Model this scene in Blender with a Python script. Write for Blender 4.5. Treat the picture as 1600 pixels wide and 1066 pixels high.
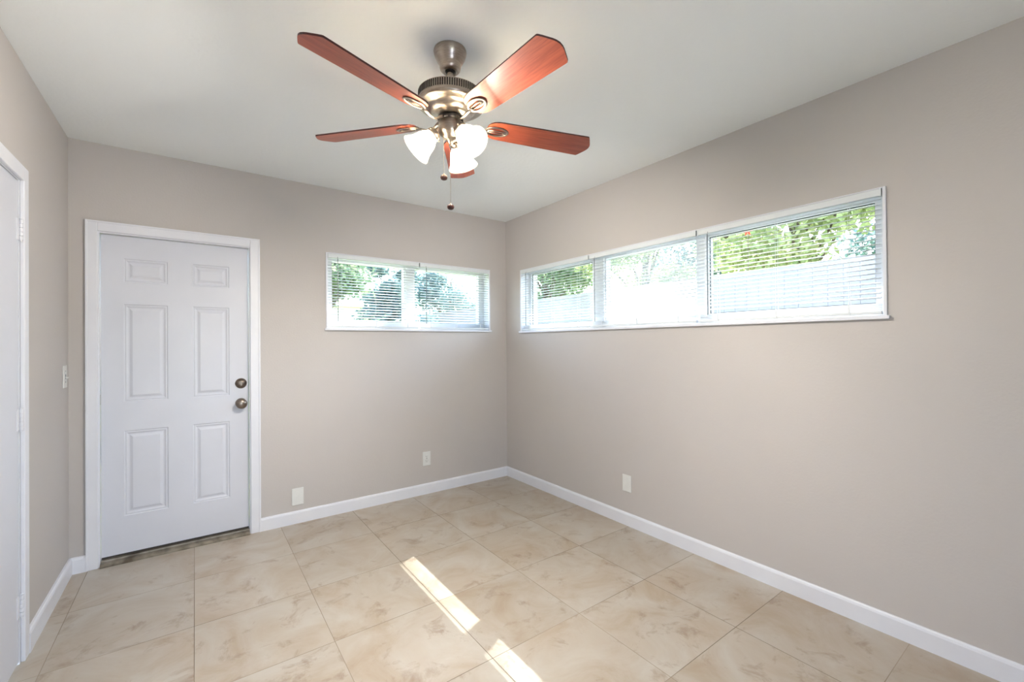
import bpy, bmesh, math, random
from mathutils import Vector, Matrix, noise
PI = math.pi
rad = math.radians
S = bpy.context.scene
for o in list(bpy.data.objects):
    bpy.data.objects.remove(o, do_unlink=True)
COL = S.collection

# ------------------------------------------------------------------ camera
F_PX, YAW, PITCH, ROLL = 679.509, 0.630308, 0.004857, -0.007341
CAM = Vector((-2.42689, -3.41947, 1.27124))
fw = Vector((math.sin(YAW)*math.cos(PITCH), math.cos(YAW)*math.cos(PITCH), math.sin(PITCH)))
r0 = Vector((math.cos(YAW), -math.sin(YAW), 0)); u0 = r0.cross(fw)
rt = r0*math.cos(ROLL) + u0*math.sin(ROLL); up = -r0*math.sin(ROLL) + u0*math.cos(ROLL)
cd = bpy.data.cameras.new('camera'); cam = bpy.data.objects.new('camera', cd); COL.objects.link(cam)
cd.sensor_width = 36; cd.lens = F_PX/1600*36; cd.clip_start = 0.02; cd.clip_end = 200
M = Matrix((rt, up, -fw)).transposed().to_4x4(); M.translation = CAM
cam.matrix_world = M
S.camera = cam

# ------------------------------------------------------------------ light
S.view_settings.view_transform = 'Standard'; S.view_settings.look = 'None'
S.view_settings.gamma = 1; S.view_settings.use_curve_mapping = False
S.view_settings.exposure = 1.12
SUN_DIR = Vector((-1, -0.449, -1.043)).normalized()
sl = bpy.data.lights.new('sun', 'SUN'); so = bpy.data.objects.new('sun', sl); COL.objects.link(so)
sl.energy = 14.0; sl.angle = rad(0.53); sl.color = (1.0, 0.98, 0.96)
so.rotation_euler = SUN_DIR.to_track_quat('-Z', 'Y').to_euler(); so.location = (6, 4, 9)
w = bpy.data.worlds.new('world'); S.world = w; w.use_nodes = True
nt = w.node_tree; nt.nodes.clear()
sky = nt.nodes.new('ShaderNodeTexSky'); sky.sky_type = 'NISHITA'; sky.sun_disc = False
sky.sun_elevation = rad(43.6); sky.sun_rotation = rad(66)
sky.air_density = 1.0; sky.dust_density = 1.5; sky.ozone_density = 1.0
hs = nt.nodes.new('ShaderNodeHueSaturation'); hs.inputs['Saturation'].default_value = 0.9
bg = nt.nodes.new('ShaderNodeBackground'); bg.inputs['Strength'].default_value = 1.0
ow = nt.nodes.new('ShaderNodeOutputWorld')
nt.links.new(sky.outputs[0], hs.inputs['Color']); nt.links.new(hs.outputs[0], bg.inputs[0]); nt.links.new(bg.outputs[0], ow.inputs[0])

def portal(loc, rot, sx, sy):
    l = bpy.data.lights.new('sky_portal', 'AREA'); l.shape = 'RECTANGLE'; l.size = sx; l.size_y = sy
    l.cycles.is_portal = True
    o = bpy.data.objects.new('sky_portal', l); COL.objects.link(o); o.location = loc; o.rotation_euler = rot
portal((0.21, -1.545, 1.66), (0, rad(90), 0), 0.58, 2.64)      # right window, faces -x
portal((-0.913, 0.21, 1.67), (rad(-90), 0, 0), 1.46, 0.58)     # back window, faces -y
portal((-2.35, -4.92, 1.03), (rad(90), 0, 0), .7, 2.01)        # opening added for fill daylight behind the camera, faces +y

# ------------------------------------------------------------------ materials
def srgb(r, g, b):
    f = lambda c: c/12.92 if c <= 0.04045 else ((c+0.055)/1.055)**2.4
    return (f(r/255), f(g/255), f(b/255), 1)

def base(name, col, rough=0.5, metal=0.0, spec=0.5):
    m = bpy.data.materials.new(name); m.use_nodes = True
    b = m.node_tree.nodes['Principled BSDF']
    b.inputs['Base Color'].default_value = col; b.inputs['Roughness'].default_value = rough
    b.inputs['Metallic'].default_value = metal; b.inputs['Specular IOR Level'].default_value = spec
    return m, m.node_tree, b

def varied(name, c1, c2, scale=3.0, rough=0.5, bump=0.0, bscale=150, metal=0.0, spec=0.5, detail=4, stretch=None):
    """two close colours blended by object-space noise, with a fine bump"""
    m, t, b = base(name, c1, rough, metal, spec)
    n = t.nodes; tc = n.new('ShaderNodeTexCoord'); mp = n.new('ShaderNodeMapping')
    t.links.new(tc.outputs['Object'], mp.inputs[0])
    if stretch: mp.inputs['Scale'].default_value = stretch
    nz = n.new('ShaderNodeTexNoise'); nz.inputs['Scale'].default_value = scale; nz.inputs['Detail'].default_value = detail
    t.links.new(mp.outputs[0], nz.inputs['Vector'])
    cr = n.new('ShaderNodeValToRGB'); cr.color_ramp.elements[0].position = .35; cr.color_ramp.elements[1].position = .65
    cr.color_ramp.elements[0].color = c1; cr.color_ramp.elements[1].color = c2
    t.links.new(nz.outputs['Fac'], cr.inputs[0]); t.links.new(cr.outputs[0], b.inputs['Base Color'])
    if bump:
        n2 = n.new('ShaderNodeTexNoise'); n2.inputs['Scale'].default_value = bscale; n2.inputs['Detail'].default_value = 3
        t.links.new(tc.outputs['Object'], n2.inputs['Vector'])
        bp = n.new('ShaderNodeBump'); bp.inputs['Strength'].default_value = bump; bp.inputs['Distance'].default_value = 0.002
        t.links.new(n2.outputs['Fac'], bp.inputs['Height']); t.links.new(bp.outputs[0], b.inputs['Normal'])
    return m

MAT = {}
MAT['wall'] = varied('wall_paint', srgb(193, 188, 185), srgb(196, 191, 188), 1.2, .6, .25, 90, spec=.3)
MAT['ceiling'] = varied('ceiling_paint', srgb(243, 247, 247), srgb(245, 249, 249), 1.5, .7, .5, 45, spec=.2)
MAT['trim'] = varied('trim_paint', srgb(230, 232, 239), srgb(226, 228, 236), 6, .35, .1, 60)
MAT['door'] = varied('door_paint', srgb(214, 217, 227), srgb(211, 214, 224), 4, .38, .06, 50)
MAT['plastic'] = varied('white_plastic', srgb(226, 227, 225), srgb(222, 223, 221), 20, .35)
MAT['slot'] = varied('dark_slot', srgb(70, 66, 62), srgb(60, 56, 52), 20, .6)
MAT['slat'] = varied('blind_enamel', srgb(226, 231, 235), srgb(222, 227, 231), 8, .4)
MAT['wand'] = varied('wand_plastic', srgb(112, 120, 124), srgb(100, 108, 112), 30, .25)
MAT['alu'] = varied('window_frame_enamel', srgb(232, 234, 238), srgb(226, 229, 234), 8, .4)
MAT['gasket'] = varied('dark_gasket', srgb(70, 78, 74), srgb(60, 66, 62), 20, .5)
MAT['nickel'] = varied('brushed_nickel', srgb(172, 162, 152), srgb(150, 140, 131), 40, .3, metal=1.0, stretch=(1, 1, 12))
MAT['dark_nickel'] = varied('door_hardware_nickel', srgb(150, 138, 128), srgb(128, 116, 106), 40, .3, metal=1.0)
MAT['dark_metal'] = varied('dark_metal', srgb(40, 34, 32), srgb(30, 26, 25), 30, .4, metal=.6)
MAT['threshold'] = varied('worn_aluminium', srgb(150, 142, 128), srgb(98, 88, 76), 14, .45, .3, 60, metal=.55)
MAT['knob_wood'] = varied('dark_cherry_knob', srgb(70, 34, 30), srgb(50, 24, 22), 60, .3)
MAT['blade_edge'] = varied('dark_blade_edge', srgb(72, 30, 26), srgb(60, 24, 22), 30, .5)
MAT['wood'] = varied('cherry_blade', srgb(158, 78, 54), srgb(132, 60, 42), 10, .36, stretch=(1, 14, 14), detail=6)
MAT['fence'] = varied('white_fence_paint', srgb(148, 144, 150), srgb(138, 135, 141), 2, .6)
MAT['stucco'] = varied('white_stucco', srgb(238, 236, 230), srgb(230, 228, 222), 1, .8, .3, 30)
MAT['concrete'] = varied('pale_concrete', srgb(206, 208, 212), srgb(196, 199, 204), 2, .8, .4, 40)
MAT['grass'] = varied('lawn', srgb(120, 140, 70), srgb(150, 158, 92), 3, .9, .5, 40)
MAT['bark'] = varied('bark', srgb(110, 96, 80), srgb(80, 68, 56), 9, .9, .5, 30)
MAT['red'] = varied('red_petal', srgb(214, 60, 30), srgb(190, 40, 22), 30, .5)
MAT['roof'] = varied('roof_white', srgb(225, 222, 215), srgb(215, 212, 205), 2, .7)

def leaf_mat(name, c1, c2):
    m = bpy.data.materials.new(name); m.use_nodes = True
    t = m.node_tree; n = t.nodes; n.clear()
    tc = n.new('ShaderNodeTexCoord'); nz = n.new('ShaderNodeTexNoise'); nz.inputs['Scale'].default_value = 5; nz.inputs['Detail'].default_value = 5
    t.links.new(tc.outputs['Object'], nz.inputs['Vector'])
    cr = n.new('ShaderNodeValToRGB'); cr.color_ramp.elements[0].position = .38; cr.color_ramp.elements[1].position = .62
    cr.color_ramp.elements[0].color = c1; cr.color_ramp.elements[1].color = c2
    t.links.new(nz.outputs['Fac'], cr.inputs[0])
    d = n.new('ShaderNodeBsdfDiffuse'); tr = n.new('ShaderNodeBsdfTranslucent'); mx = n.new('ShaderNodeMixShader'); mx.inputs[0].default_value = .4
    t.links.new(cr.outputs[0], d.inputs[0]); t.links.new(cr.outputs[0], tr.inputs[0])
    o = n.new('ShaderNodeOutputMaterial')
    t.links.new(d.outputs[0], mx.inputs[1]); t.links.new(tr.outputs[0], mx.inputs[2]); t.links.new(mx.outputs[0], o.inputs[0])
    return m
MAT['leaf_light'] = leaf_mat('leaf_light', srgb(138, 152, 104), srgb(176, 182, 134))
MAT['leaf_mid'] = leaf_mat('leaf_mid', srgb(104, 128, 104), srgb(138, 154, 120))
MAT['leaf_blue'] = leaf_mat('leaf_blue', srgb(88, 112, 118), srgb(114, 136, 128))

def thin_glass():
    m = bpy.data.materials.new('thin_glass'); m.use_nodes = True
    t = m.node_tree; n = t.nodes; n.clear()
    tr = n.new('ShaderNodeBsdfTransparent'); tr.inputs[0].default_value = (.95, .97, .96, 1)
    gl = n.new('ShaderNodeBsdfGlossy'); gl.inputs['Roughness'].default_value = .02
    fr = n.new('ShaderNodeFresnel'); fr.inputs[0].default_value = 1.3
    mx = n.new('ShaderNodeMixShader'); o = n.new('ShaderNodeOutputMaterial')
    ge = n.new('ShaderNodeNewGeometry'); iv = n.new('ShaderNodeMath'); iv.operation = 'SUBTRACT'; iv.inputs[0].default_value = 1; t.links.new(ge.outputs['Backfacing'], iv.inputs[1])
    mu = n.new('ShaderNodeMath'); mu.operation = 'MULTIPLY'; t.links.new(fr.outputs[0], mu.inputs[0]); t.links.new(iv.outputs[0], mu.inputs[1])
    t.links.new(mu.outputs[0], mx.inputs[0]); t.links.new(tr.outputs[0], mx.inputs[1]); t.links.new(gl.outputs[0], mx.inputs[2]); t.links.new(mx.outputs[0], o.inputs[0])
    return m
MAT['glass'] = thin_glass()

def veil(name, fac, col):
    m = bpy.data.materials.new(name); m.use_nodes = True
    t = m.node_tree; n = t.nodes; n.clear()
    tr = n.new('ShaderNodeBsdfTransparent'); d = n.new('ShaderNodeBsdfTranslucent'); d.inputs[0].default_value = col
    mx = n.new('ShaderNodeMixShader'); mx.inputs[0].default_value = fac; o = n.new('ShaderNodeOutputMaterial')
    t.links.new(tr.outputs[0], mx.inputs[1]); t.links.new(d.outputs[0], mx.inputs[2]); t.links.new(mx.outputs[0], o.inputs[0])
    return m
MAT['screen'] = veil('insect_screen', .15, (.75, .77, .78, 1))

def shade_mat():
    m = bpy.data.materials.new('frosted_lamp_glass'); m.use_nodes = True
    t = m.node_tree; n = t.nodes; n.clear()
    d = n.new('ShaderNodeBsdfDiffuse'); d.inputs[0].default_value = (.9, .88, .82, 1)
    tr = n.new('ShaderNodeBsdfTranslucent'); tr.inputs[0].default_value = (1, .96, .86, 1)
    gl = n.new('ShaderNodeBsdfGlossy'); gl.inputs['Roughness'].default_value = .25
    m1 = n.new('ShaderNodeMixShader'); m1.inputs[0].default_value = .86
    m2 = n.new('ShaderNodeMixShader'); m2.inputs[0].default_value = .06; o = n.new('ShaderNodeOutputMaterial')
    t.links.new(d.outputs[0], m1.inputs[1]); t.links.new(tr.outputs[0], m1.inputs[2])
    t.links.new(m1.outputs[0], m2.inputs[1]); t.links.new(gl.outputs[0], m2.inputs[2]); t.links.new(m2.outputs[0], o.inputs[0])
    return m
MAT['shade'] = shade_mat()
m, t_, b_ = base('bulb_glow', (1, .95, .85, 1), .3)
b_.inputs['Emission Color'].default_value = (1, .86, .66, 1); b_.inputs['Emission Strength'].default_value = 6
MAT['bulb'] = m

def floor_mat():
    T = 0.4865
    m, t, b = base('marbled_beige_tile', srgb(205, 190, 170), .34, 0, .5)
    n = t.nodes; L = t.links.new
    def math_(op, a, bb=None, v=None):
        k = n.new('ShaderNodeMath'); k.operation = op; L(a, k.inputs[0])
        if bb is not None: L(bb, k.inputs[1])
        if v is not None: k.inputs[1].default_value = v
        return k.outputs[0]
    tc = n.new('ShaderNodeTexCoord'); sp = n.new('ShaderNodeSeparateXYZ'); L(tc.outputs['Object'], sp.inputs[0])
    cell = []; dist = []
    for ax in ('X', 'Y'):
        s = math_('DIVIDE', sp.outputs[ax], v=T)
        s = math_('ADD', s, v=100.0)
        cell.append(math_('FLOOR', s)); fr = math_('FRACT', s)
        c = math_('SUBTRACT', fr, v=.5); a = math_('ABSOLUTE', c)
        k = n.new('ShaderNodeMath'); k.operation = 'SUBTRACT'; k.inputs[0].default_value = .5; L(a, k.inputs[1])
        dist.append(math_('MULTIPLY', k.outputs[0], v=T))
    d = math_('MINIMUM', dist[0], dist[1])
    g = math_('LESS_THAN', d, v=.0013)
    cv = n.new('ShaderNodeCombineXYZ'); L(cell[0], cv.inputs[0]); L(cell[1], cv.inputs[1])
    wn = n.new('ShaderNodeTexWhiteNoise'); wn.noise_dimensions = '3D'; L(cv.outputs[0], wn.inputs['Vector'])
    off = n.new('ShaderNodeVectorMath'); off.operation = 'SCALE'; L(wn.outputs['Color'], off.inputs[0]); off.inputs['Scale'].default_value = 7
    ad = n.new('ShaderNodeVectorMath'); ad.operation = 'ADD'; L(tc.outputs['Object'], ad.inputs[0]); L(off.outputs[0], ad.inputs[1])
    # clouds
    n1 = n.new('ShaderNodeTexNoise'); n1.inputs['Scale'].default_value = 3.6; n1.inputs['Detail'].default_value = 6; n1.inputs['Roughness'].default_value = .6; n1.inputs['Distortion'].default_value = .8
    L(ad.outputs[0], n1.inputs['Vector'])
    cr = n.new('ShaderNodeValToRGB'); e = cr.color_ramp.elements
    e[0].position = .33; e[0].color = srgb(168, 152, 132); e[1].position = .67; e[1].color = srgb(186, 180, 170)
    x = cr.color_ramp.elements.new(.5); x.color = srgb(178, 168, 154)
    L(n1.outputs['Fac'], cr.inputs[0])
    # rusty vein patches
    n2 = n.new('ShaderNodeTexNoise'); n2.inputs['Scale'].default_value = 7; n2.inputs['Detail'].default_value = 8; n2.inputs['Roughness'].default_value = .68; n2.inputs['Distortion'].default_value = .5
    L(ad.outputs[0], n2.inputs['Vector'])
    vr = n.new('ShaderNodeValToRGB'); vr.color_ramp.elements[0].position = .555; vr.color_ramp.elements[0].color = (0, 0, 0, 1); vr.color_ramp.elements[1].position = .72; vr.color_ramp.elements[1].color = (1, 1, 1, 1)
    L(n2.outputs['Fac'], vr.inputs[0])
    mk = math_('MULTIPLY', vr.outputs[0], v=.8)
    mv = n.new('ShaderNodeMix'); mv.data_type = 'RGBA'; L(mk, mv.inputs['Factor']); L(cr.outputs[0], mv.inputs['A']); mv.inputs['B'].default_value = srgb(138, 114, 92)
    # per tile tone
    tv = n.new('ShaderNodeHueSaturation'); L(mv.outputs['Result'], tv.inputs['Color'])
    vv = n.new('ShaderNodeMapRange'); L(wn.outputs['Value'], vv.inputs[0]); vv.inputs['To Min'].default_value = .95; vv.inputs['To Max'].default_value = 1.04
    L(vv.outputs[0], tv.inputs['Value'])
    # grout: dirt varies along the joints
    n3 = n.new('ShaderNodeTexNoise'); n3.inputs['Scale'].default_value = 1.1; n3.inputs['Detail'].default_value = 2; L(tc.outputs['Object'], n3.inputs['Vector'])
    gr = n.new('ShaderNodeValToRGB'); gr.color_ramp.elements[0].position = .42; gr.color_ramp.elements[0].color = srgb(112, 100, 86); gr.color_ramp.elements[1].position = .6; gr.color_ramp.elements[1].color = srgb(164, 150, 133)
    L(n3.outputs['Fac'], gr.inputs[0])
    mg = n.new('ShaderNodeMix'); mg.data_type = 'RGBA'; L(g, mg.inputs['Factor']); L(tv.outputs[0], mg.inputs['A']); L(gr.outputs[0], mg.inputs['B'])
    L(mg.outputs['Result'], b.inputs['Base Color'])
    rr = n.new('ShaderNodeMapRange'); L(n1.outputs['Fac'], rr.inputs[0]); rr.inputs['To Min'].default_value = .28; rr.inputs['To Max'].default_value = .42
    rg = math_('MULTIPLY', g, v=.4); ra = math_('ADD', rr.outputs[0], rg); L(ra, b.inputs['Roughness'])
    bp = n.new('ShaderNodeBump'); bp.inputs['Strength'].default_value = .5; bp.inputs['Distance'].default_value = .001; bp.invert = True
    L(g, bp.inputs['Height']); L(bp.outputs[0], b.inputs['Normal'])
    return m
MAT['floor'] = floor_mat()

# ------------------------------------------------------------------ mesh helpers
def link(name, me, mat, parent=None, smooth=False):
    o = bpy.data.objects.new(name, me); COL.objects.link(o)
    for mm in (mat if isinstance(mat, (list, tuple)) else [mat]):
        me.materials.append(MAT[mm])
    if smooth:
        for f in me.polygons: f.use_smooth = True
    if parent: o.parent = parent
    return o
def fin(name, bm, mat, parent=None, smooth=False):
    bmesh.ops.recalc_face_normals(bm, faces=bm.faces)
    me = bpy.data.meshes.new(name); bm.to_mesh(me); bm.free()
    return link(name, me, mat, parent, smooth)
def tag(o, label=None, cat=None, group=None, kind=None):
    if label: o['label'] = label
    if cat: o['category'] = cat
    if group: o['group'] = group
    if kind: o['kind'] = kind
    return o
def empty(name, loc=(0, 0, 0)):
    o = bpy.data.objects.new(name, None); COL.objects.link(o); o.location = loc; o.empty_display_size = .05
    return o
def box(bm, x0, x1, y0, y1, z0, z1, bev=0.0, mi=0):
    vs = [bm.verts.new((x, y, z)) for x in (x0, x1) for y in (y0, y1) for z in (z0, z1)]
    fs = [(0, 1, 3, 2), (4, 6, 7, 5), (0, 4, 5, 1), (2, 3, 7, 6), (0, 2, 6, 4), (1, 5, 7, 3)]
    faces = [bm.faces.new([vs[i] for i in f]) for f in fs]
    for f in faces: f.material_index = mi
    if bev:
        es = list({e for f in faces for e in f.edges})
        bmesh.ops.bevel(bm, geom=es, offset=bev, segments=2, affect='EDGES', profile=.5, material=mi)
def boxobj(name, c, mat, parent=None, bev=0.0):
    bm = bmesh.new(); box(bm, *c, bev=bev); return fin(name, bm, mat, parent)
def lathe(bm, prof, seg=40, mat=Matrix(), mi=0, close=False):
    rings = []
    for r, z in prof:
        if r < 1e-6: rings.append([bm.verts.new(mat @ Vector((0, 0, z)))])
        else: rings.append([bm.verts.new(mat @ Vector((r*math.cos(2*PI*i/seg), r*math.sin(2*PI*i/seg), z))) for i in range(seg)])
    pairs = list(zip(rings[:-1], rings[1:]))
    if close: pairs.append((rings[-1], rings[0]))
    for a, b in pairs:
        for i in range(seg):
            j = (i+1) % seg
            if len(a) == 1 and len(b) == 1: break
            if len(a) == 1: f = bm.faces.new((a[0], b[j], b[i]))
            elif len(b) == 1: f = bm.faces.new((a[i], a[j], b[0]))
            else: f = bm.faces.new((a[i], a[j], b[j], b[i]))
            f.material_index = mi
def tube(bm, pts, r, seg=10, closed=False, flat=1.0, upv=Vector((0, 0, 1))):
    pts = [Vector(p) for p in pts]; n = len(pts); rings = []
    for i, p in enumerate(pts):
        a = pts[(i-1) % n] if (closed or i > 0) else p; b = pts[(i+1) % n] if (closed or i < n-1) else p
        t = (b-a).normalized(); s = t.cross(upv)
        if s.length < 1e-4: s = t.cross(Vector((1, 0, 0)))
        s.normalize(); q = s.cross(t)
        rr = r[i] if isinstance(r, (list, tuple)) else r
        rings.append([bm.verts.new(p + s*rr*math.cos(2*PI*k/seg) + q*rr*flat*math.sin(2*PI*k/seg)) for k in range(seg)])
    m = n if closed else n-1
    for i in range(m):
        a, b = rings[i], rings[(i+1) % n]
        for k in range(seg): bm.faces.new((a[k], a[(k+1) % seg], b[(k+1) % seg], b[k]))
    if not closed:
        bm.faces.new(rings[0][::-1]); bm.faces.new(rings[-1])
def wall(name, axis, u0, u1, z0, z1, d0, d1, holes, mat='wall'):
    """wall slab with rectangular holes; axis 'x': runs along x, thickness d0..d1 in y; 'y': the other way round"""
    us = sorted({u0, u1, *[h[0] for h in holes], *[h[1] for h in holes]})
    zs = sorted({z0, z1, *[h[2] for h in holes], *[h[3] for h in holes]})
    solid = lambda i, j: 0 <= i < len(us)-1 and 0 <= j < len(zs)-1 and not any(
        h[0] <= (us[i]+us[i+1])/2 <= h[1] and h[2] <= (zs[j]+zs[j+1])/2 <= h[3] for h in holes)
    bm = bmesh.new()
    P = (lambda u, d, z: (u, d, z)) if axis == 'x' else (lambda u, d, z: (d, u, z))
    def q(*ps): bm.faces.new([bm.verts.new(P(*p)) for p in ps])
    for i in range(len(us)-1):
        for j in range(len(zs)-1):
            if not solid(i, j): continue
            a, b, c, e = us[i], us[i+1], zs[j], zs[j+1]
            for d in (d0, d1): q((a, d, c), (b, d, c), (b, d, e), (a, d, e))
            if not solid(i-1, j): q((a, d0, c), (a, d1, c), (a, d1, e), (a, d0, e))
            if not solid(i+1, j): q((b, d0, c), (b, d1, c), (b, d1, e), (b, d0, e))
            if not solid(i, j-1): q((a, d0, c), (a, d1, c), (b, d1, c), (b, d0, c))
            if not solid(i, j+1): q((a, d0, e), (a, d1, e), (b, d1, e), (b, d0, e))
    bmesh.ops.remove_doubles(bm, verts=bm.verts, dist=1e-5)
    return fin(name, bm, mat)

# ------------------------------------------------------------------ room shell
W, H, YR = 2.997, 2.44, -4.80
TH = 0.20
RW = (-2.857, -0.236, 1.376, 1.941)     # right window opening  y0,y1,z0,z1
BW = (-1.640, -0.188, 1.388, 1.958)     # back window opening   x0,x1,z0,z1
D1 = (-2.888, -2.112, 0.0, 1.945)       # back wall door opening x0,x1
D2 = (-1.640, -0.828, 0.0, 1.955)       # left wall door opening y0,y1
K = dict(kind='structure')
tag(boxobj('floor', (-W-TH, TH, YR-TH, TH, -.12, 0), 'floor'), 'beige marbled square tile floor', 'floor', **K)
tag(boxobj('ceiling', (-W-TH, TH, YR-TH, TH, H, H+.12), 'ceiling'), 'plain off white ceiling', 'ceiling', **K)
tag(wall('wall_right', 'y', YR, 0, 0, H, 0, TH, [RW]), 'greige painted wall with the long window', 'wall', **K)
tag(wall('wall_back', 'x', -W, TH, 0, H, 0, TH, [BW, D1]), 'greige painted wall with the panelled door', 'wall', **K)
tag(wall('wall_left', 'y', YR, TH, 0, H, -W-TH, -W, [D2]), 'greige painted wall at the left edge', 'wall', **K)
tag(wall('wall_front', 'x', -W-TH, TH, 0, H, YR-TH, YR, [(-2.70, -2.00, .02, 2.03)]), 'greige wall behind the camera', 'wall', **K)  # unseen opening in this wall is added to let sky light in

# baseboards with a rounded top
def baseboard(name, p0, p1, inward, h=.088, t=.013):
    p0, p1, n = Vector(p0), Vector(p1), Vector(inward)
    prof = [(0, 0), (t, 0), (t, h-.014), (t-.003, h-.005), (t-.008, h), (0, h)]
    bm = bmesh.new()
    A = [bm.verts.new(p0+n*a+Vector((0, 0, z))) for a, z in prof]; B = [bm.verts.new(p1+n*a+Vector((0, 0, z))) for a, z in prof]
    for i in range(len(prof)):
        j = (i+1) % len(prof); bm.faces.new((A[i], A[j], B[j], B[i]))
    bm.faces.new(A[::-1]); bm.faces.new(B)
    return fin(name, bm, 'trim')
tag(baseboard('baseboard_right', (0, YR, 0), (0, 0, 0), (-1, 0, 0)), 'white baseboard along the right wall', 'baseboard', **K)
tag(baseboard('baseboard_back', (-2.066, 0, 0), (0, 0, 0), (0, -1, 0)), 'white baseboard between the door and the far corner', 'baseboard', **K)
tag(baseboard('baseboard_back.001', (-W, 0, 0), (-2.927, 0, 0), (0, -1, 0), .09, .016), 'short white baseboard stub left of the panelled door', 'baseboard', **K)
tag(baseboard('baseboard_left', (-W, 0, 0), (-W, -.775, 0), (1, 0, 0), .09, .016), 'white baseboard along the left wall', 'baseboard', **K)

# door casings
bm = bmesh.new()
x0, x1, zt = -2.927, -2.066, 1.991
for c in ((x0, D1[0]+.012, -.014, 0, 0, zt), (D1[1]-.012, x1, -.014, 0, 0, zt), (D1[0]+.012, D1[1]-.012, -.014, 0, D1[3]-.012, zt)):
    box(bm, *c, bev=.003)
for c in ((x0, x0+.010, -.018, -.013, 0, zt), (x1-.010, x1, -.018, -.013, 0, zt), (x0+.010, x1-.010, -.018, -.013, zt-.010, zt)):
    box(bm, *c, bev=.0013)
# jambs and stops
for c in ((D1[0], D1[0]+.018, 0, .13, 0, D1[3]), (D1[1]-.018, D1[1], 0, .13, 0, D1[3]), (D1[0]+.018, D1[1]-.018, 0, .13, D1[3]-.018, D1[3])):
    box(bm, *c)
tag(fin('trim_1', bm, 'trim'), 'white casing around the six-panel door', 'door casing', **K)

# six-panel door
def paneled_slab(x0, x1, z0, z1, yf, yb, panels):
    bm = bmesh.new()
    xs = sorted({x0, x1, *[p[0] for p in panels], *[p[1] for p in panels]})
    zs = sorted({z0, z1, *[p[2] for p in panels], *[p[3] for p in panels]})
    for i in range(len(xs)-1):
        for j in range(len(zs)-1):
            cx, cz = (xs[i]+xs[i+1])/2, (zs[j]+zs[j+1])/2
            hit = [p for p in panels if p[0] < cx < p[1] and p[2] < cz < p[3]]
            if hit:
                p = hit[0]; loops = []
                for ins, dep in ((0, 0), (.005, .0045), (.011, .0035), (.020, .0085), (.026, .0085), (.040, .002)):
                    loops.append([bm.verts.new(v) for v in ((p[0]+ins, yf+dep, p[2]+ins), (p[1]-ins, yf+dep, p[2]+ins), (p[1]-ins, yf+dep, p[3]-ins), (p[0]+ins, yf+dep, p[3]-ins))])
                for a, b in zip(loops[:-1], loops[1:]):
                    for k in range(4): bm.faces.new((a[k], a[(k+1) % 4], b[(k+1) % 4], b[k]))
                bm.faces.new(loops[-1])
            else:
                bm.faces.new([bm.verts.new(v) for v in ((xs[i], yf, zs[j]), (xs[i+1], yf, zs[j]), (xs[i+1], yf, zs[j+1]), (xs[i], yf, zs[j+1]))])
    def q(*v): bm.faces.new([bm.verts.new(a) for a in v])
    q((x0, yb, z0), (x1, yb, z0), (x1, yb, z1), (x0, yb, z1)); q((x0, yf, z0), (x0, yb, z0), (x0, yb, z1), (x0, yf, z1))
    q((x1, yf, z0), (x1, yb, z0), (x1, yb, z1), (x1, yf, z1)); q((x0, yf, z0), (x1, yf, z0), (x1, yb, z0), (x0, yb, z0)); q((x0, yf, z1), (x1, yf, z1), (x1, yb, z1), (x0, yb, z1))
    bmesh.ops.remove_doubles(bm, verts=bm.verts, dist=1e-5)
    return bm
YF = .030
s_ = (3.4195+YF)/3.4195
adj = lambda x: -2.4269+(x+2.4269)*s_
adz = lambda z: 1.2712+(z-1.2712)*s_
pn = []
for a, b in ((-2.765, -2.560), (-2.437, -2.242)):
    for c, d in ((1.648, 1.788), (.941, 1.518), (.270, .770)):
        pn.append((adj(a), adj(b), adz(c), adz(d)))
door = fin('door_1', paneled_slab(D1[0]+.021, D1[1]-.021, .042, D1[3]-.021, YF, YF+.042, pn), 'door')
tag(door, 'white six-panel entry door with nickel knob and deadbolt', 'door', **K)
Ry = Matrix.Rotation(rad(90), 4, 'X')     # lathe axis +z -> -y
def hw(name, prof, x, z, mat, parent, seg=32):
    bm = bmesh.new(); lathe(bm, prof, seg, Matrix.Translation((x, YF, z)) @ Ry); return fin(name, bm, mat, parent, True)
kx = adj(-2.178)
knob = hw('door_knob', [(0, 0), (.033, 0), (.033, .004), (.029, .009), (.014, .012), (.012, .022), (.014, .030), (.025, .036), (.0325, .046), (.033, .054), (.028, .063), (.016, .068), (0, .069)], kx, adz(.884), 'dark_nickel', door)
knob['label'] = 'round nickel door knob'
db = hw('deadbolt', [(0, 0), (.034, 0), (.034, .006), (.030, .012), (.022, .014), (.020, .017), (.008, .018), (0, .018)], kx, adz(1.016), 'dark_nickel', door)
db['label'] = 'nickel deadbolt above the knob'
boxobj('thumb_turn', (kx-.0045, kx+.0045, YF-.034, YF-.016, adz(1.016)-.015, adz(1.016)+.015), 'nickel', db, .003)
bm = bmesh.new(); box(bm, -2.874, -2.869, YF-.0015, YF+.001, .93, .99); fin('hinge_mark', bm, 'dark_nickel', door)
# threshold
bm = bmesh.new()
prof = [(-.022, 0), (-.022, .006), (-.010, .016), (.010, .022), (.012, .030), (.125, .030), (.125, 0)]
A = [bm.verts.new((D1[0]+.0185, y, z)) for y, z in prof]; B = [bm.verts.new((D1[1]-.0185, y, z)) for y, z in prof]
for i in range(len(prof)): bm.faces.new((A[i], A[(i+1) % 7], B[(i+1) % 7], B[i]))
bm.faces.new(A[::-1]); bm.faces.new(B)
tag(fin('trim_2', bm, 'threshold'), 'worn metal threshold under the panelled door', 'threshold', **K)
boxobj('sweep', (D1[0]+.022, D1[1]-.022, YF+.004, YF+.038, .031, .0415), 'slot', door)

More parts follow.
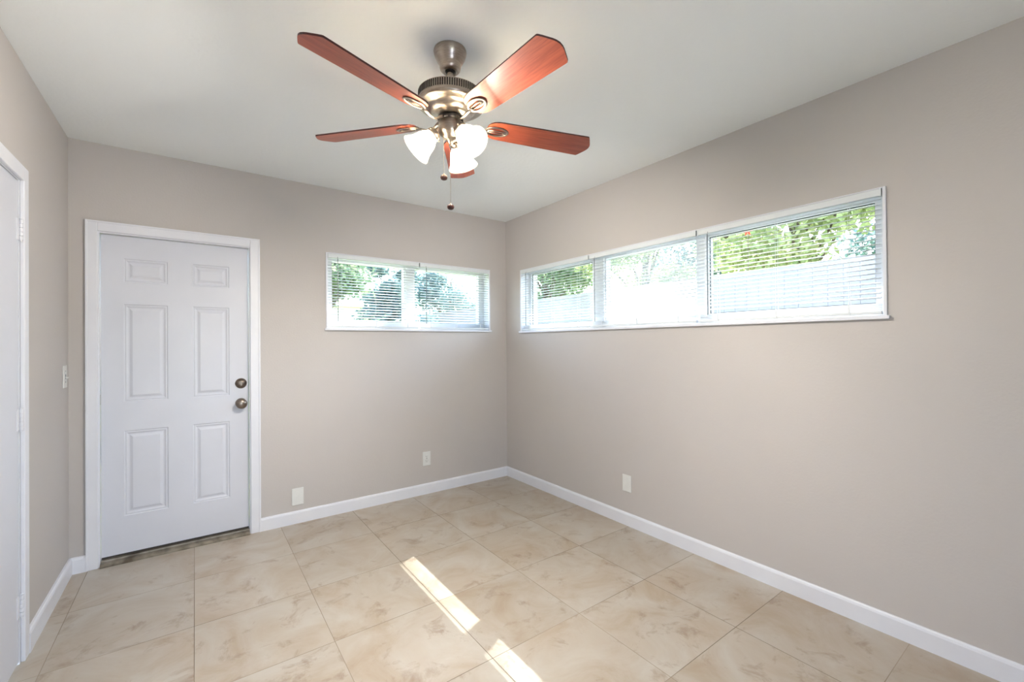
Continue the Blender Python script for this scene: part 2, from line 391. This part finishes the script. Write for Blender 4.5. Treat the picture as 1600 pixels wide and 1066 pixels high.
# left wall door (closed, flush) with casing and hinges
bm = bmesh.new()
for c in ((-W, -W+.014, -.830, -.775, 0, 2.003), (-W, -W+.014, -1.695, -1.638, 0, 2.003), (-W, -W+.014, -1.638, -.830, D2[3]-.010, 2.003)):
    box(bm, *c, bev=.003)
for c in ((-W-.12, -W, D2[1]-.014, D2[1], 0, D2[3]), (-W-.12, -W, D2[0], D2[0]+.014, 0, D2[3]), (-W-.12, -W, D2[0]+.014, D2[1]-.014, D2[3]-.014, D2[3])):
    box(bm, *c)
tag(fin('trim_3', bm, 'trim'), 'white casing around the flush door at the left edge', 'door casing', **K)
d2 = boxobj('door_2', (-W-.038, -W-.001, D2[0]+.018, D2[1]-.018, .012, D2[3]-.018), 'door', None, .002)
tag(d2, 'plain white flush door cut by the left edge', 'door', **K)
for z in (1.742, .978, .232):
    bm = bmesh.new(); yh = D2[1]-.013
    for k in range(5):
        a = z-.042+k*.0168
        lathe(bm, [(.003, a-.0004), (.003, a+.0012), (.0062, a+.0012), (.0062, a+.0156), (.003, a+.0156), (.003, a+.0168)], 14, Matrix.Translation((-W+.0062, yh, 0)))
    lathe(bm, [(0, z+.042), (.005, z+.043), (.0045, z+.047), (0, z+.049)], 14, Matrix.Translation((-W+.0062, yh, 0)))
    lathe(bm, [(0, z-.049), (.0045, z-.047), (.005, z-.043), (0, z-.042)], 14, Matrix.Translation((-W+.0062, yh, 0)))
    box(bm, -W-.001, -W+.0015, yh-.030, yh-.003, z-.042, z+.042)
    fin('hinge', bm, 'trim', d2)['label'] = 'white painted hinge'

# ------------------------------------------------------------------ windows
def window_unit(name, axis, op, panes, zg, label, depth=(.085, .135), sgn=1):
    """axis 'x': opening runs along x in the back wall; 'y': along y in the right wall"""
    u0, u1, z0, z1 = op
    P = (lambda a, b, c, d, e, f: (a, b, c, d, e, f)) if axis == 'x' else (lambda a, b, c, d, e, f: (c, d, a, b, e, f))
    root = empty(name, ((u0+u1)/2, .1, z0) if axis == 'x' else (.1, (u0+u1)/2, z0)); inv = Matrix.Translation(root.location).inverted()
    def done(nm, bm, mat, par, sm=False):
        if par is root: bmesh.ops.transform(bm, matrix=inv, verts=bm.verts)
        return fin(nm, bm, mat, par, sm)
    d0, d1 = depth; zg0, zg1 = zg
    bm = bmesh.new()
    box(bm, *P(u0, u1, d0, d1, z0, zg0)); box(bm, *P(u0, u1, d0, d1, zg1, z1))
    edges = [u0] + [v for p in panes for v in p] + [u1]
    for a, b in zip(edges[0::2], edges[1::2]):
        box(bm, *P(a, b, d0, d1, zg0, zg1))
        if a != u0 and b != u1: box(bm, *P(a+.012, b-.012, d0-.012, d0, zg0-.02, zg1+.012), bev=.002)
    done('window_frame', bm, 'alu', root)
    # thin lining round the opening, standing just proud of the wall, and the sill
    bm = bmesh.new(); L = .012
    for c in ((u0, u0+L, -.008, d0, z0, z1), (u1-L, u1, -.008, d0, z0, z1), (u0+L, u1-L, -.008, d0, z1-.006, z1)):
        box(bm, *P(*c), bev=.001)
    done('window_lining', bm, 'trim', root)
    bm = bmesh.new(); box(bm, *P(u0-.010, u1+.010, -.022, 0, z0-.012, z0+.004), bev=.003); box(bm, *P(u0, u1, 0, d0, z0, z0+.004))
    done('window_sill', bm, 'trim', root)
    for i, (a, b) in enumerate(panes):
        bm = bmesh.new(); box(bm, *P(a, b, d0+.022, d0+.026, zg0, zg1)); done('pane', bm, 'glass', root)
        if axis == 'y' and i in (0, 2):      # dark rubber seal round the sliding sashes
            bm = bmesh.new(); g = .004
            for c in ((a, a+g, d0+.012, d0+.021, zg0, zg1), (b-g, b, d0+.012, d0+.021, zg0, zg1), (a+g, b-g, d0+.012, d0+.021, zg0, zg0+g), (a+g, b-g, d0+.012, d0+.021, zg1-g, zg1)):
                box(bm, *P(*c))
            done('gasket', bm, 'gasket', root)
        if axis == 'y' and i == 1:
            bm = bmesh.new(); box(bm, *P(a, b, d0+.034, d0+.035, zg0, zg1)); done('insect_screen', bm, 'screen', root)
    tag(root, label, 'window', **K)
window_unit('window_1', 'y', RW, [(-2.797, -2.000), (-1.921, -1.190), (-1.050, -.285)], (1.440, 1.903), 'long three-light window high in the right wall')
window_unit('window_2', 'x', BW, [(-1.575, -.998), (-.900, -.258)], (1.452, 1.908), 'two-light window high in the back wall')

# ------------------------------------------------------------------ blinds
TILT = rad(22)
def blind(axis, u0, u1, z0, z1, wand_u, label):
    """mini blind hung inside the opening; built around u=0, z=0 (its bottom), d = depth into the wall"""
    root = empty('window_blind', ((u0+u1)/2, .004, z0) if axis == 'x' else (.004, (u0+u1)/2, z0))
    hw_ = (u1-u0)/2; Hh = z1-z0
    P = (lambda u, d, z: Vector((u, d, z))) if axis == 'x' else (lambda u, d, z: Vector((d, u, z)))
    B = lambda a, b, c, d, e, f: ((a, b, c, d, e, f) if axis == 'x' else (c, d, a, b, e, f))
    bm = bmesh.new(); box(bm, *B(-hw_, hw_, -.014, .016, Hh-.030, Hh), bev=.002)
    box(bm, *B(-hw_, -hw_+.006, -.016, .017, Hh-.032, Hh+.001)); box(bm, *B(hw_-.006, hw_, -.016, .017, Hh-.032, Hh+.001))
    fin('headrail', bm, 'slat', root)
    def slat(bm, z, tilt, cu):
        prev = None
        for k in range(5):
            s = -1+k*.5; d = s*.0125*math.cos(tilt); zz = z+s*.0125*math.sin(tilt)+cu*(1-s*s)
            cur = (bm.verts.new(P(-hw_+.004, d, zz)), bm.verts.new(P(hw_-.004, d, zz)))
            if prev: bm.faces.new((prev[0], prev[1], cur[1], cur[0]))
            prev = cur
    bm = bmesh.new()
    zz = Hh-.045; ztop = .060
    while zz > ztop:
        slat(bm, zz, TILT, .0016); zz -= .0215
    for k in range(6): slat(bm, .022+k*.0052, 0, .0016)
    me_o = fin('slats', bm, 'slat', root, True)
    md = me_o.modifiers.new('thick', 'SOLIDIFY'); md.thickness = .0004
    bm = bmesh.new(); box(bm, *B(-hw_+.003, hw_-.003, -.012, .012, .004, .018), bev=.003); fin('bottom_rail', bm, 'slat', root)
    for f in (-.72, 0, .72):
        bm = bmesh.new()
        for d in (-.0135, .0135):
            tube(bm, [P(f*hw_, d, .016), P(f*hw_, d, Hh-.028)], .0007, 5, upv=Vector((1, .3, 0)))
        box(bm, *B(f*hw_-.004, f*hw_+.004, -.0145, -.0125, .004, .054))
        fin('ladder_cord', bm, 'slat', root)
    bm = bmesh.new(); uu = wand_u-(u0+u1)/2
    tube(bm, [P(uu, -.021, .045), P(uu, -.021, Hh-.038)], .0028, 8, upv=Vector((1, .3, 0)))
    tube(bm, [P(uu, -.021, Hh-.038), P(uu, -.015, Hh-.022)], .0012, 6, upv=Vector((1, .3, 0)))
    fin('tilt_wand', bm, 'wand', root)
    tag(root, label, 'blind', 'white slatted blinds over the windows')
blind('y', -1.096, -.252, 1.382, 1.934, -.330, 'white slatted blind nearest the room corner on the right wall window')
blind('y', -1.975, -1.104, 1.382, 1.934, -1.165, 'white slatted blind in the middle of the long right wall window')
blind('y', -2.842, -1.983, 1.382, 1.934, -2.050, 'largest white slatted blind, at the near end of the long right wall window')
blind('x', -1.626, -.902, 1.394, 1.951, -1.557, 'white slatted blind on the door side of the back wall window')
blind('x', -.892, -.202, 1.394, 1.951, -.838, 'white slatted blind on the corner side of the back wall window')

# ------------------------------------------------------------------ wall plates
def plate(name, wallside, u, z, w_, h_, kindp, label, cat):
    """local frame: u along the wall, n into the room, z up"""
    if wallside == 'back': M_ = Matrix(((1, 0, 0, u), (0, -1, 0, 0), (0, 0, 1, z), (0, 0, 0, 1)))
    elif wallside == 'right': M_ = Matrix(((0, -1, 0, 0), (1, 0, 0, u), (0, 0, 1, z), (0, 0, 0, 1)))
    else: M_ = Matrix(((0, 1, 0, -W), (1, 0, 0, u), (0, 0, 1, z), (0, 0, 0, 1)))
    root = empty(name, M_.translation); R3 = M_.to_3x3().to_4x4()
    def done(nm, bm, mat, par=root):
        bmesh.ops.transform(bm, matrix=R3, verts=bm.verts); return fin(nm, bm, mat, par)
    bm = bmesh.new(); box(bm, -w_/2, w_/2, 0, .006, -h_/2, h_/2, bev=.0025); cp = done('cover_plate', bm, 'plastic')
    rot = Matrix.Rotation(rad(-90), 4, 'X')
    for sz in ((0,) if kindp == 'outlet' else (-.030, .030)):
        bm = bmesh.new(); lathe(bm, [(0, .0055), (.0032, .0055), (.003, .0072), (0, .0076)], 14, Matrix.Translation((0, 0, sz)) @ rot)
        done('screw', bm, 'plastic' if kindp == 'blank' else 'wand')
    if kindp == 'outlet':
        for sz in (-.0195, .0195):
            bm = bmesh.new(); box(bm, -.0165, .0165, .005, .0078, sz-.0140, sz+.0140, bev=.002); rc = done('receptacle', bm, 'plastic')
            bm = bmesh.new()
            box(bm, -.0078, -.0056, .0074, .0080, sz-.003, sz+.006); box(bm, .0056, .0076, .0074, .0080, sz-.002, sz+.005)
            box(bm, -.0022, .0022, .0074, .0080, sz-.0105, sz-.0062); done('slot', bm, 'slot', rc)
    if kindp == 'switch':
        bm = bmesh.new(); box(bm, -.0052, .0052, .0056, .0068, -.012, .012); done('toggle_slot', bm, 'wand')
        bm = bmesh.new(); box(bm, -.004, .004, .0, .012, -.0045, .0045, bev=.001)
        bmesh.ops.transform(bm, matrix=Matrix.Translation((0, .006, -.003)) @ Matrix.Rotation(rad(-25), 4, 'X'), verts=bm.verts)
        done('toggle', bm, 'plastic')
    tag(root, label, cat)
plate('wall_outlet', 'back', -.840, .297, .070, .118, 'outlet', 'white double socket outlet low on the back wall', 'outlet')
plate('blank_wall_plate', 'back', -1.836, .189, .076, .120, 'blank', 'white blank cover plate low on the back wall beside the door', 'wall plate')
plate('blank_wall_plate', 'right', -1.440, .291, .074, .116, 'blank', 'white blank cover plate low on the right wall', 'wall plate')
plate('light_switch', 'left', -.098, 1.108, .078, .122, 'switch', 'white toggle light switch on the left wall beside the door', 'light switch')

# ------------------------------------------------------------------ ceiling fan
FX, FY = -1.5987, -1.8795
fan = empty('ceiling_fan', (FX, FY, H))
tag(fan, 'five-blade cherry wood and brushed nickel ceiling fan with three lit glass shades', 'ceiling fan')
zz = lambda z: z-H
def fl(name, prof, mat, par=fan, seg=48, m4=None):
    bm = bmesh.new(); lathe(bm, [(r, zz(z)) for r, z in prof], seg, m4 or Matrix()); return fin(name, bm, mat, par, True)
ZB = 2.1531
TL = Matrix.Translation((0, 0, zz(ZB))) @ Matrix.Rotation(math.atan(.0389), 4, 'X') @ Matrix.Translation((0, 0, -zz(ZB)))
c_ = fl('canopy', [(0, 2.44), (.064, 2.44), (.0655, 2.434), (.064, 2.426), (.060, 2.412), (.052, 2.398), (.045, 2.388), (.043, 2.382), (.0425, 2.374), (.040, 2.364), (.034, 2.357), (.027, 2.354), (.020, 2.358), (.018, 2.375), (0, 2.375)], 'nickel')
fl('hanger_ball', [(0, 2.376), (.017, 2.372), (.022, 2.362), (.017, 2.353), (.012, 2.350), (0, 2.350)], 'dark_metal', c_)
fl('downrod', [(.0115, 2.37), (.0115, 2.285)], 'nickel')
hs_ = fl('motor_housing', [(0, 2.292), (.016, 2.300), (.018, 2.288), (.045, 2.284), (.090, 2.279), (.114, 2.272), (.124, 2.266), (.128, 2.262), (.128, 2.230), (.131, 2.226), (.132, 2.220), (.129, 2.214), (.120, 2.210), (.104, 2.207), (.096, 2.203), (.090, 2.195), (.084, 2.186), (.070, 2.179), (.052, 2.176), (.046, 2.173), (0, 2.173)], 'nickel', m4=TL)
hs_['label'] = 'brushed nickel motor housing with a slotted band'
bm = bmesh.new()
for k in range(90):
    a = 2*PI*k/90; ca, sa = math.cos(a), math.sin(a)
    bm2 = bmesh.new(); box(bm2, .1255, .1287, -.0022, .0022, zz(2.2335), zz(2.2605), bev=.0006)
    bmesh.ops.transform(bm2, matrix=TL @ Matrix.Rotation(a, 4, 'Z'), verts=bm2.verts)
    mt = bpy.data.meshes.new('t'); bm2.to_mesh(mt); bm2.free(); bm.from_mesh(mt); bpy.data.meshes.remove(mt)
fin('vent_slots', bm, 'dark_metal', hs_)
fl('flywheel', [(0, 2.175), (.046, 2.175), (.050, 2.170), (.050, 2.160), (.044, 2.154), (.040, 2.150), (0, 2.150)], 'dark_metal', m4=TL)
sw = fl('switch_housing', [(0, 2.156), (.043, 2.156), (.0475, 2.152), (.0475, 2.112), (.044, 2.106), (.036, 2.100), (.030, 2.090), (.024, 2.084), (.012, 2.079), (.008, 2.070), (.004, 2.066), (0, 2.065)], 'nickel')
sw['label'] = 'nickel switch housing above the lights'

# blade mesh: local x = along the blade, y = across (+ towards counter-clockwise side)
def blade_bm():
    up_ = [(.150, .014), (.1525, .026), (.160, .038), (.172, .047), (.190, .0525), (.215, .0545), (.30, .0570), (.45, .0610), (.586, .0645), (.5925, .0640), (.5965, .0600), (.603, .050), (.611, .036), (.618, .024), (.6225, .013), (.6245, 0)]
    out = up_ + [(x, -y) for x, y in reversed(up_[:-1])]
    bm = bmesh.new(); th = .0030
    T = [bm.verts.new((x, y, th)) for x, y in out]; Bt = [bm.verts.new((x, y, -th)) for x, y in out]
    ft = bm.faces.new(T); fb = bm.faces.new(Bt[::-1])
    for i in range(len(out)):
        f = bm.faces.new((Bt[i], Bt[(i+1) % len(out)], T[(i+1) % len(out)], T[i])); f.material_index = 1
    return bm
def iron_bm():
    bm = bmesh.new(); z = -.0062
    def P3(x, y, zc): return (x, y, zc)
    # oval medallion
    pts = [(.192+.046*math.cos(a), .0255*math.sin(a), z) for a in [2*PI*i/32 for i in range(32)]]
    tube(bm, pts, .0052, 10, closed=True, flat=.55)
    for yy in (-.0075, 0.0075):
        tube(bm, [(.149, yy*.5, z), (.192, yy*.9, z-.001), (.234, yy*.6, z)], .0030, 8, flat=.7)
    # arm to the flywheel
    tube(bm, [(.044, 0, .010), (.060, 0, .000), (.074, 0, -.012), (.092, 0, -.018), (.112, 0, -.016), (.132, 0, -.010), (.150, 0, z)], [.0075, .007, .006, .0055, .0055, .0060, .0065], 10, flat=.75)
    for x in (.158, .222):
        lathe(bm, [(0, z-.0055), (.003, z-.0050), (.0042, z-.003), (.0042, z)], 12, Matrix.Translation((x, 0, 0)))
    return bm
bmesh_blade = blade_bm(); me_b = bpy.data.meshes.new('blade'); bmesh.ops.recalc_face_normals(bmesh_blade, faces=bmesh_blade.faces); bmesh_blade.to_mesh(me_b); bmesh_blade.free()
me_b.materials.append(MAT['wood']); me_b.materials.append(MAT['blade_edge'])
bi = iron_bm(); bmesh.ops.recalc_face_normals(bi, faces=bi.faces); me_i = bpy.data.meshes.new('blade_iron'); bi.to_mesh(me_i); bi.free(); me_i.materials.append(MAT['nickel'])
for f in me_i.polygons: f.use_smooth = True
AL = .2106; PH = -2.7974
for k in range(5):
    Mk = TL @ Matrix.Translation((0, 0, zz(ZB))) @ Matrix.Rotation(PH+k*rad(72), 4, 'Z') @ Matrix.Rotation(-AL, 4, 'X')
    b = bpy.data.objects.new('blade', me_b); COL.objects.link(b); b.parent = fan; b.matrix_local = Mk
    i = bpy.data.objects.new('blade_iron', me_i); COL.objects.link(i); i.parent = b
    if k == 0: b['label'] = 'cherry wood blade'

# light kit
def lamp(theta):
    ct, st = math.cos(theta), math.sin(theta)
    d = Vector((ct, st, -1)).normalized()
    neck = Vector((ct*.060, st*.060, zz(2.106)))
    q = d.to_track_quat('Z', 'Y').to_matrix().to_4x4(); Mx = Matrix.Translation(neck) @ q
    bm = bmesh.new()
    tube(bm, [(ct*.030, st*.030, zz(2.118)), (ct*.046, st*.046, zz(2.123)), (ct*.056, st*.056, zz(2.117)), tuple(neck+d*.002)], .0085, 12)
    lathe(bm, [(0, -.004), (.020, -.003), (.027, .003), (.029, .014), (.0285, .021), (.026, .021), (.025, .006), (0, .004)], 32, Mx)
    arm = fin('lamp_arm', bm, 'nickel', fan, True)
    for k in range(3):
        a = 2*PI*k/3+.5; bm = bmesh.new()
        tube(bm, [Mx @ Vector((.026*math.cos(a), .026*math.sin(a), .014)), Mx @ Vector((.036*math.cos(a), .036*math.sin(a), .014))], .0020, 8)
        fin('thumbscrew', bm, 'nickel', arm, True)
    prof = [(.0235, .012), (.0250, .020), (.0300, .030), (.0375, .042), (.0420, .055), (.0450, .070), (.0500, .085), (.0570, .098), (.0630, .108)]
    inner = [(r-.0022, z+.0002) for r, z in reversed(prof)]
    bm = bmesh.new(); lathe(bm, prof+inner, 40, Mx, close=True)
    sh = fin('lamp_shade', bm, 'shade', fan, True); sh['label'] = 'frosted white bell glass shade, lit'
    bm = bmesh.new(); lathe(bm, [(0, .012), (.010, .014), (.012, .026), (.013, .034), (.0130, .040), (.0130, .044), (.010, .047), (0, .048)], 24, Mx)
    bu = fin('bulb', bm, 'bulb', sh, True); bu['label'] = 'glowing bulb'
    l = bpy.data.lights.new('bulb_light', 'POINT'); l.energy = BULB_W; l.color = (1, .93, .83); l.shadow_soft_size = .018
    lo = bpy.data.objects.new('bulb_light', l); COL.objects.link(lo); lo.location = fan.location + (Mx @ Vector((0, 0, .076)))
BULB_W = 27.0
for th in (159, 39, -81): lamp(rad(th))
def chain(dx, dy, ztop, zbot, par):
    bm = bmesh.new()
    z = ztop
    tube(bm, [(dx, dy, zz(ztop)), (dx, dy, zz(zbot))], .0007, 6, upv=Vector((1, 0, 0)))
    while z > zbot:
        lathe(bm, [(0, .0013), (.0013, 0), (0, -.0013)], 6, Matrix.Translation((dx, dy, zz(z)))); z -= .0045
    c = fin('pull_chain', bm, 'nickel', par)
    bm = bmesh.new(); lathe(bm, [(0, .012), (.003, .011), (.006, .007), (.012, .003), (.0145, -.004), (.012, -.011), (.007, -.014), (0, -.015)], 24, Matrix.Translation((dx, dy, zz(zbot-.006))))
    fin('pull_knob', bm, 'knob_wood', c, True)['label'] = 'dark wooden pull knob'
rx, ry = math.cos(YAW), -math.sin(YAW)
chain(-.028*rx, -.028*ry, 2.088, 1.944, fan)
chain(-.002*rx, -.002*ry, 2.064, 1.826, fan)

# ------------------------------------------------------------------ outdoors
G = -.15
boxobj_ = boxobj
tag(boxobj('bounce_slab', (-6, 3.0, -14, YR-TH-.01, G, G+.14), 'concrete'), 'added pale concrete slab behind the camera, bouncing daylight indoors', 'bounce_slab', **K)  # unseen pale slab, added to bounce neutral daylight in through the rear opening
tag(boxobj('ground', (-25, 30, -25, 35, G-.1, G), 'grass'), 'sunny lawn outside', 'lawn', **K)
# eaves: the overhang cuts the sun down to a low band across the right window
tag(boxobj('eave', (TH+.002, .757, YR-.5, .7, 2.32, 2.40), 'stucco'), 'roof overhang outside the right wall', 'eave', **K)
# white board fence
fx = 3.2
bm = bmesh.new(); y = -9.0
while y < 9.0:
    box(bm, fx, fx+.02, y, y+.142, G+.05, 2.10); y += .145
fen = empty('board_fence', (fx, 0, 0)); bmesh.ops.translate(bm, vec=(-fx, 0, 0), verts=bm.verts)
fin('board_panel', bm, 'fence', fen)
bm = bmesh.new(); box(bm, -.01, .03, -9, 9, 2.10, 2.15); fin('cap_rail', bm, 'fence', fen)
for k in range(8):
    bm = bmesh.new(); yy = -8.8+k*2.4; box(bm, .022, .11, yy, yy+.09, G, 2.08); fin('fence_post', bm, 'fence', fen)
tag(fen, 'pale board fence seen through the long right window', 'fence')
# neighbour house beyond the back window
nh = empty('neighbour_house', (1.5, 14, 0))
boxobj('house_wall', (-2.6, 2.3, 0, 5, G, 2.75), 'stucco', nh)
bm = bmesh.new()
A = [(-3.0, -.5, 2.75), (2.7, -.5, 2.75), (2.7, 5.5, 2.75), (-3.0, 5.5, 2.75), (-1.2, 2.5, 3.55), (1.2, 2.5, 3.55)]
v = [bm.verts.new(a) for a in A]
for f in ((0, 1, 5, 4), (1, 2, 5), (2, 3, 4, 5), (3, 0, 4), (0, 3, 2, 1)): bm.faces.new([v[i] for i in f])
fin('house_roof', bm, 'roof', nh)
tag(nh, 'low white house glimpsed through the back wall window', 'house')

def foliage(rnd, clumps, n, size):
    vs, fs = [], []
    for _ in range(n):
        c, r = rnd.choice(clumps)
        while True:
            p = Vector((rnd.uniform(-1, 1), rnd.uniform(-1, 1), rnd.uniform(-1, 1)))
            if p.length <= 1: break
        p = p*(.55+.45*rnd.random())
        o = Vector(c)+Vector((p.x*r[0], p.y*r[1], p.z*r[2]))
        a = Vector((rnd.gauss(0, 1), rnd.gauss(0, 1), rnd.gauss(0, 1))).normalized()
        b = a.cross(Vector((rnd.gauss(0, 1), rnd.gauss(0, 1), rnd.gauss(0, 1)))).normalized()
        s = size*rnd.uniform(.6, 1.3); k = len(vs)
        vs += [o-a*s, o+b*s*.45, o+a*s, o-b*s*.45]; fs.append((k, k+1, k+2, k+3))
    return vs, fs
def tree(name, seed, x, y, h, crown_r, crown_z0, mat, label, n=5200, leaf=.07, cat='tree', group=None):
    rnd = random.Random(seed); root = empty(name, (x, y, G))
    bm = bmesh.new(); tube(bm, [(0, 0, 0), (.03, .02, h*.3), (-.02, .05, h*.6), (.02, 0, h*.9)], [.11, .09, .06, .02], 10, upv=Vector((1, 0, 0)))
    cl = []
    for k in range(18):
        a = rnd.uniform(0, 2*PI); rr = crown_r*rnd.uniform(.2, .75); z = rnd.uniform(crown_z0, h)
        c = (rr*math.cos(a), rr*math.sin(a), z); s = crown_r*rnd.uniform(.35, .6)
        cl.append((c, (s, s, s*.7)))
        tube(bm, [(0, 0, max(.3, z*.6)), (c[0]*.5, c[1]*.5, z*.85), c], [.035, .02, .008], 6, upv=Vector((1, 0, .1)))
    fin('trunk', bm, 'bark', root, True)
    vs, fs = foliage(rnd, cl, n, leaf); me = bpy.data.meshes.new('foliage'); me.from_pydata([tuple(v) for v in vs], [], fs)
    link('foliage', me, mat, root)
    tag(root, label, cat, group)
tree('leafy_tree', 3, 5.3, -.55, 4.7, 1.55, 1.7, 'leaf_light', 'yellow-green tree filling the near-end pane of the right window', 13000)
tree('leafy_tree', 4, 8.9, -1.7, 6.2, 1.85, 1.9, 'leaf_blue', 'blue-green tree at the right edge of the right window view', 12000)
tree('leafy_tree', 5, 5.8, 2.7, 4.8, 1.55, 1.7, 'leaf_light', 'light green tree behind the middle pane of the right window', 12000)
tree('leafy_tree', 6, 5.8, 6.2, 4.9, 1.7, 1.7, 'leaf_mid', 'mid green tree behind the corner pane of the right window', 14000)
tree('leafy_tree', 7, 9.2, 9.4, 5.6, 1.9, 2.0, 'leaf_mid', 'broad green tree behind the fence, farthest along it', 12000)
tree('leafy_tree', 10, 9.8, 3.0, 6.4, 2.0, 2.6, 'leaf_blue', 'taller blue-green tree standing behind the light green ones', 12000)
tree('leafy_tree', 8, -.5, 5.6, 4.3, 1.15, 2.3, 'leaf_mid', 'drooping tree at the door-side edge of the back window view', 7000)
tree('leafy_tree', 9, 2.0, 8.4, 3.6, 1.1, 1.2, 'leaf_blue', 'dense blue-green tree in the middle of the back window view', 10000)
tree('leafy_tree', 12, 5.4, 11.2, 4.4, 1.75, 1.0, 'leaf_blue', 'dense blue-green tree at the corner side of the back window view', 14000)
def shrub(seed, x, y, w_, h, mat, label):
    rnd = random.Random(seed); root = empty('garden_shrub', (x, y, G))
    cl = [((rnd.uniform(-w_, w_)*.6, rnd.uniform(-.3, .3), rnd.uniform(h*.3, h*.78)), (w_*.5, .4, h*.26)) for _ in range(9)]
    bm = bmesh.new()
    for c, r in cl: tube(bm, [(0, 0, 0), (c[0]*.4, c[1]*.4, c[2]*.5), c], [.02, .014, .006], 6, upv=Vector((1, 0, .1)))
    fin('stem', bm, 'bark', root)
    vs, fs = foliage(rnd, cl, 3200, .05); me = bpy.data.meshes.new('foliage'); me.from_pydata([tuple(v) for v in vs], [], fs)
    link('foliage', me, mat, root); tag(root, label, 'shrub', 'garden shrubs')
shrub(21, .2, 4.6, .8, 2.0, 'leaf_mid', 'low garden shrub in front of the white house, nearest the door side')
shrub(22, 1.35, 5.2, .8, 2.25, 'leaf_blue', 'taller garden shrub seen in the corner-side pane of the back window')
# one red bloom under the top of the near-end pane, on its own thin stem behind the fence
fl_ = empty('red_flower', (3.42, -.655, G)); ZF = 2.715-G
bm = bmesh.new()
for k in range(6):
    a = 2*PI*k/6; c, s = math.cos(a), math.sin(a)
    v = [bm.verts.new(p) for p in ((0, 0, ZF), (-.012, .035*c-.014*s, ZF+.035*s+.014*c), (.0, .07*c, ZF+.07*s), (-.012, .035*c+.014*s, ZF+.035*s-.014*c))]
    bm.faces.new(v)
fin('petals', bm, 'red', fl_)
bm = bmesh.new(); tube(bm, [(.05, .04, 0), (.04, .02, 1.0), (.02, .01, 2.0), (.004, 0, ZF)], [.012, .010, .007, .004], 6, upv=Vector((1, 0, 0))); fin('stalk', bm, 'bark', fl_)
tag(fl_, 'single red bloom high in the near-end pane of the right window', 'flower')
